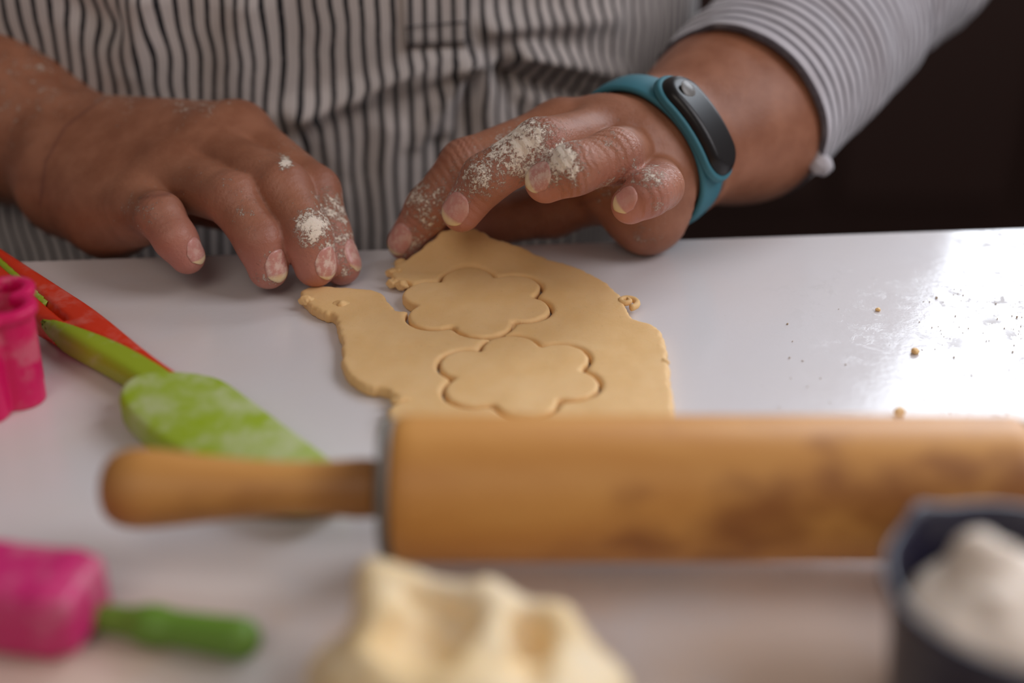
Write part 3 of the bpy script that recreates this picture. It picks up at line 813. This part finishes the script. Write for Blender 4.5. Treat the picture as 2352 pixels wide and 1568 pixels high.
# shirt -------------------------------------------------------------
TCX, TCY, TA, TB = -.104, .655, .194, .120
FOLDS = [((1070, 128), (700, 262), 26, .0060), ((1075, 120), (860, 215), 16, -.0040), ((1080, 140), (960, 330), 16, .0040), ((1095, 145), (1040, 420), 15, -.0035), ((1110, 150), (1130, 430), 18, .0042),
         ((1150, 160), (1230, 330), 16, -.004), ((1200, 120), (1420, 170), 22, .0055), ((1180, 180), (1420, 250), 18, -.005), ((1130, 60), (1400, 40), 30, .004),
         ((700, 262), (560, 420), 30, .003), ((330, 0), (300, 160), 40, .004), ((250, 60), (150, 0), 35, -.003), ((560, 20), (520, 200), 36, .003), ((900, 300), (880, 560), 30, .0022), ((640, 300), (760, 420), 22, -.003), ((1010, 330), (1000, 560), 18, -.003), ((1180, 330), (1140, 540), 20, .003)]
nu, nv = 300, 260
V, S = [], []
phs = np.linspace(-math.pi, math.pi, nu, endpoint=False)
zs = np.concatenate([np.linspace(-.34, -.05, 30), np.linspace(-.045, .20, nv-80), np.linspace(.205, .43, 50)])
PH, ZZ = np.meshgrid(phs, zs)
ta = TA*(1-.06*sstep(.05, -.2, ZZ)+.04*sstep(-.1, -.34, ZZ)); tb = TB*(1+.05*np.exp(-((ZZ+.02)/.12)**2))
shou = np.sqrt(np.clip(1-((np.clip(ZZ, .30, .44)-.30)/.145)**2, .02, 1)); ta = ta*(.36+.64*shou); tb = tb*(.45+.55*shou)
pw = .82
bx = np.sign(np.sin(PH))*np.abs(np.sin(PH))**pw; by = -np.sign(np.cos(PH))*np.abs(np.cos(PH))**pw
X = TCX+ta*bx; Y = TCY+tb*by; yaw = math.atan2(E[1], E[0])
xr, yr = X-TCX, Y-TCY
X = TCX+xr*math.cos(yaw)-yr*math.sin(yaw); Y = TCY+xr*math.sin(yaw)+yr*math.cos(yaw)
Vs = np.stack([X, Y, ZZ], -1).reshape(-1, 3)
nrm = np.stack([bx/ta, by/tb, 0*bx], -1).reshape(-1, 3); nrm /= np.linalg.norm(nrm, axis=1)[:, None]
px, py, dd = proj(Vs); front = nrm[:, 1] < .2
disp = np.zeros(len(Vs)); shear = np.zeros(len(Vs))
for (x0, y0), (x1, y1), w, a in FOLDS:
    e = np.array([x1-x0, y1-y0], float); L = np.hypot(*e); e /= L
    t = np.clip(((px-x0)*e[0]+(py-y0)*e[1])/L, 0, 1); qx, qy = px-x0-t*L*e[0], py-y0-t*L*e[1]
    sg = qx*e[1]-qy*e[0]; g = np.exp(-(qx*qx+qy*qy)/(w*w))*(1-.6*t)
    disp += 2.0*a*g*front; shear += a*g*front*(120 if x0 > 1100 else 420)*np.tanh(sg/w)
q = np.stack([px/150, py/260, px*0], 1); disp += front*.0022*fbm(q, 80, 3); q2 = np.stack([px/55, py/240, px*0], 1); disp += front*.0012*fbm(q2, 83, 2)
Vs = Vs+nrm*disp[:, None]
seg = np.hypot(np.diff(X, axis=1, append=X[:, :1]), np.diff(Y, axis=1, append=Y[:, :1]))
arc = np.cumsum(seg, 1); arc = arc-arc[:, nu//2][:, None]
row = arc[np.abs(zs-.03).argmin()]
su = np.tile(row, len(zs))*1000+shear*1.0+2.6*fbm(np.stack([px/190, py/130, px*0], 1), 90, 2)*front
nz = len(zs); Fs = []
for j in range(nz-1):
    for i in range(nu-1):                      # open seam at the very back keeps the stripe count whole
        a = j*nu+i; Fs.append((a, a+1, a+nu+1, a+nu))
    a = j*nu+nu-1; Fs.append((a, j*nu, j*nu+nu, a+nu))
sh = mesh('shirt', Vs, [f for f in Fs], M['shirt'], person, attrs={'stripe': su}, label='white shirt with thin dark vertical stripes')
# placket tab with stitched outline
def shirt_pt(x, y, out=.0012):
    k = np.argmin(np.where(front, (px-x)**2+(py-y)**2, 1e9)); d = dd[k]
    return P(x, y, (((Vs[k]-CAM)@FWD))*1000)+nrm[k]*out, su[k]
gx, gy = 10, 8; PV, PS = [], []
for j in range(gy):
    for i in range(gx):
        x = 928+(1072-928)*i/(gx-1)-6*(1-j/(gy-1)); y = -60+(108+60)*j/(gy-1)-6*i/(gx-1)
        p, s = shirt_pt(x, y, .0014); PV.append(p); PS.append(s)
PV = np.array(PV); PV[:, 1] = np.minimum(PV[:, 1], PV[:, 1].reshape(gy, gx).mean(1).repeat(gx)+.001); PF = [(j*gx+i, j*gx+i+1, (j+1)*gx+i+1, (j+1)*gx+i) for j in range(gy-1) for i in range(gx-1)]
base = np.array(PS).reshape(gy, gx)
PS = np.tile(np.linspace(base[:, 0].mean(), base[:, 0].mean()+26.5, gx), gy)
pl = mesh('placket', PV, [f[::-1] for f in PF], M['shirt'], person, attrs={'stripe': PS}, label='stitched end of the front placket')
md = pl.modifiers.new('thickness', 'SOLIDIFY'); md.thickness = .0008; md.offset = -1
M['thread'] = plain('dark_thread', (.03, .026, .03), .9)
for (x0, y0), (x1, y1) in (((930, 62), (1068, 50)), ((934, 106), (1068, 96)), ((930, 62), (934, 106)), ((1068, 50), (1068, 96))):
    pth = []
    for k in range(9):
        x = x0+(x1-x0)*k/8; y = y0+(y1-y0)*k/8; i = np.argmin((proj(PV)[0]-x)**2+(proj(PV)[1]-y)**2); pth.append(P(x, y, ((PV[i]-CAM)@FWD)*1000-1.2))
    V, F = tube(pth, [.00022]*9, 8); mesh('stitching', V, F, M['thread'], pl)

def trouser_f(p):
    d = ellip(p, (-.10, .665, -.30), (.165, .11, .14))
    for sx in (-.185, -.015):
        d = smin(d, chain(p, [np.array([sx, .665, -.30]), np.array([sx, .665, -.745])], [.085, .060], .01), .03)
    return smax(d, -.755-p[:, 2], .01)
V, F = surfnet(trouser_f, (-.33, .52, -.78), (.12, .80, -.12), .011, 8, .04, 1)
mesh('trousers', V, F, plain('dark_cloth', (.014, .013, .018), .9), person, label='dark trousers behind the table')

# sleeves -----------------------------------------------------------
def sleeve(name, pts, rad, n_len, mat, s0=0.0, squash=None, label=None, thick=.0018, wob=.0016, seed=1, freq=1.0):
    path = catmull(pts, n_len); rr = np.interp(np.linspace(0, len(rad)-1, n_len), range(len(rad)), rad)
    n = 96; V, S = [], []; L = 0; ref = None
    for i in range(n_len):
        tg = path[min(i+1, n_len-1)]-path[max(i-1, 0)]; tg /= np.linalg.norm(tg)
        if ref is None: ref = e1-tg*(e1@tg)
        ref = ref-tg*(ref@tg); ref /= np.linalg.norm(ref); b = np.cross(tg, ref)
        if i: L += np.linalg.norm(path[i]-path[i-1])
        for k in range(n):
            a = 2*math.pi*k/n; dv = ref*math.cos(a)+b*math.sin(a)*(squash or 1)
            V.append(path[i]+dv*rr[i]); S.append(L*1000+s0)
    V = np.array(V); S = np.array(S)
    cen = np.repeat(path, n, 0); rd = V-cen; rd /= np.linalg.norm(rd, axis=1)[:, None]
    ang = np.tile(np.arange(n)*2*math.pi/n, n_len)
    nn = fbm(np.stack([np.cos(ang)*1.6, np.sin(ang)*1.6, S*.055*freq], 1), seed, 3)
    V = V+rd*(wob*nn)[:, None]; S = S+2.2*nn
    F = [(j*n+i, j*n+(i+1) % n, (j+1)*n+(i+1) % n, (j+1)*n+i) for j in range(n_len-1) for i in range(n)]
    o = mesh(name, V, [f[::-1] for f in F], mat, person, attrs={'stripe': S}, label=label)
    m = o.modifiers.new('thickness', 'SOLIDIFY'); m.thickness = thick; m.offset = -1
    return V
sleeve('rolled_cuff', [RC, RC*.5+RS*.5, RS+(RE-RS)*.12], [36.5*mm, 39*mm, 41*mm], 46, M['sleeve'], 0, None, 'rolled-up striped cuff above the fitness band', .0026, .0020, 3)
sleeve('sleeve', [RC*.4+RS*.6, RS+(RE-RS)*.35, RE, RE*.6+np.array([.11, .70, .36])*.4, np.array([.05, .69, .38])], [34*mm, 39*mm, 43*mm, 46*mm, 50*mm], 60, M['sleeve'], 2, None, None, .0018, .0050, 4)
L0, L1, L2, L3 = P(-62, 215, 582), P(-260, 95, 612), P(-500, -60, 660), np.array([-.225, .69, .38])
sleeve('rolled_cuff', [P(-45, 190, 583), L1, P(-380, 20, 636)], [43*mm, 44*mm, 45*mm], 30, M['shirt'], 0, None, 'rolled-up cuff on the bare arm without the band', .0026, .0016, 5)
sleeve('sleeve', [L1, L2, L2*.6+np.array([-.27, .70, .36])*.4, L3], [41*mm, 44*mm, 46*mm, 50*mm], 60, M['shirt'], 2, None, None, .0018, .0040, 6)
# hanging cuff tie with its end knot
t0 = P(1868, 300, 531); t1 = P(1880, 368, 530)
V, F = tube([t0, t0*.6+t1*.4+np.array([.0006, 0, 0]), t1], [.0026, .0024, .0026], 12); tie = mesh('cuff_tie', V, F, M['sleeve'], person, attrs={'stripe': np.full(len(V), 3.0)}, label='pale cuff tie hanging from the sleeve')
kc = P(1886, 380, 530)
def knot_f(p): return ellip(p, kc, (.0046, .0042, .0042))+.0007*fbm(p*500, 9, 2)
V, F = surfnet(knot_f, kc-.007, kc+.007, .0006, 8, .002, 0); mesh('knot', V, F, M['sleeve'], tie, attrs={'stripe': np.full(len(V), 3.0)})

# ------------------------------------------------------------------ fitness band
band = empty('fitness_band', RW, 'teal rubber fitness band with black capsule display worn on the floury wrist', 'watch')
def ringpt(a, out=0.0): return BC+b1*(RA+out)*math.cos(a)+b2*(RB+out)*math.sin(a)
n = 120; V, F = [], []
prof = []
for k in range(n):
    a = 2*math.pi*k/n
    da = abs(((a-math.pi/2+.22+math.pi) % (2*math.pi))-math.pi)
    hw = .0075+.0014*math.exp(-(da/.75)**4)
    rn = b1*math.cos(a)/RA+b2*math.sin(a)/RB; rn /= np.linalg.norm(rn)
    c = ringpt(a)
    cs = [(-hw, -.0010), (-hw, .0004), (-hw*.85, .0011), (0, .0015), (hw*.85, .0011), (hw, .0004), (hw, -.0010), (0, -.0012)]
    for s, o_ in cs: V.append(c+ax*s+rn*o_)
m = 8
for k in range(n):
    for i in range(m):
        a, b = k*m+i, k*m+(i+1) % m; a2, b2_ = ((k+1) % n)*m+i, ((k+1) % n)*m+(i+1) % m; F.append((a, b, b2_, a2))
mesh('strap', V, F, M['teal'], band)
# capsule: long along the strap, domed glass
ca = math.pi/2-.22; cc = ringpt(ca); cn = b1*math.cos(ca)/RA+b2*math.sin(ca)/RB; cn /= np.linalg.norm(cn); ct = np.cross(cn, ax); ct = ct if ct@b1 > 0 else -ct
def caps_f(p, ln=.0205, wd=.0083, hz=.0040, up=.0026):
    q = p-(cc+cn*up).astype(np.float32); u = q@ct.astype(np.float32); v = q@ax.astype(np.float32); w = q@cn.astype(np.float32)
    w = w+u*u*9.0                                          # follows the wrist curve
    d2 = np.sqrt(np.maximum(np.abs(u)-(ln-wd), 0)**2+v*v)-wd
    return extrude(d2, w, -hz, hz, .0030)
V, F = surfnet(caps_f, cc-.030, cc+.030, .0006, 8, .003, 1); mesh('display_capsule', V, F, M['black_gloss'], band, label='glossy black pill-shaped display')
bt = cc+cn*.0063-ct*.0128-cn*.0009
V, F = [], []
for k in range(24):
    w = 2*math.pi*k/24; V.append(bt+(ct*math.cos(w)+ax*math.sin(w))*.0036)
for k in range(24):
    w = 2*math.pi*k/24; V.append(bt+(ct*math.cos(w)+ax*math.sin(w))*.0030+cn*.0004)
F = [(k, (k+1) % 24, 24+(k+1) % 24, 24+k) for k in range(24)]+[tuple(range(24, 48))]
mesh('touch_button', V, F, plain('grey_glass', (.16, .15, .14), .35), band, label='round grey touch spot at one end of the display')
def bez_f(p):
    q = p-(cc+cn*.0016).astype(np.float32); u = q@ct.astype(np.float32); v = q@ax.astype(np.float32); w = q@cn.astype(np.float32); w = w+u*u*9.0
    d2 = np.sqrt(np.maximum(np.abs(u)-.0122, 0)**2+v*v)-.0098
    return extrude(d2, w, -.0016, .0016, .0008)
V, F = surfnet(bez_f, cc-.030, cc+.030, .0006, 8, .003, 1); mesh('strap_surround', V, F, M['teal'], band)
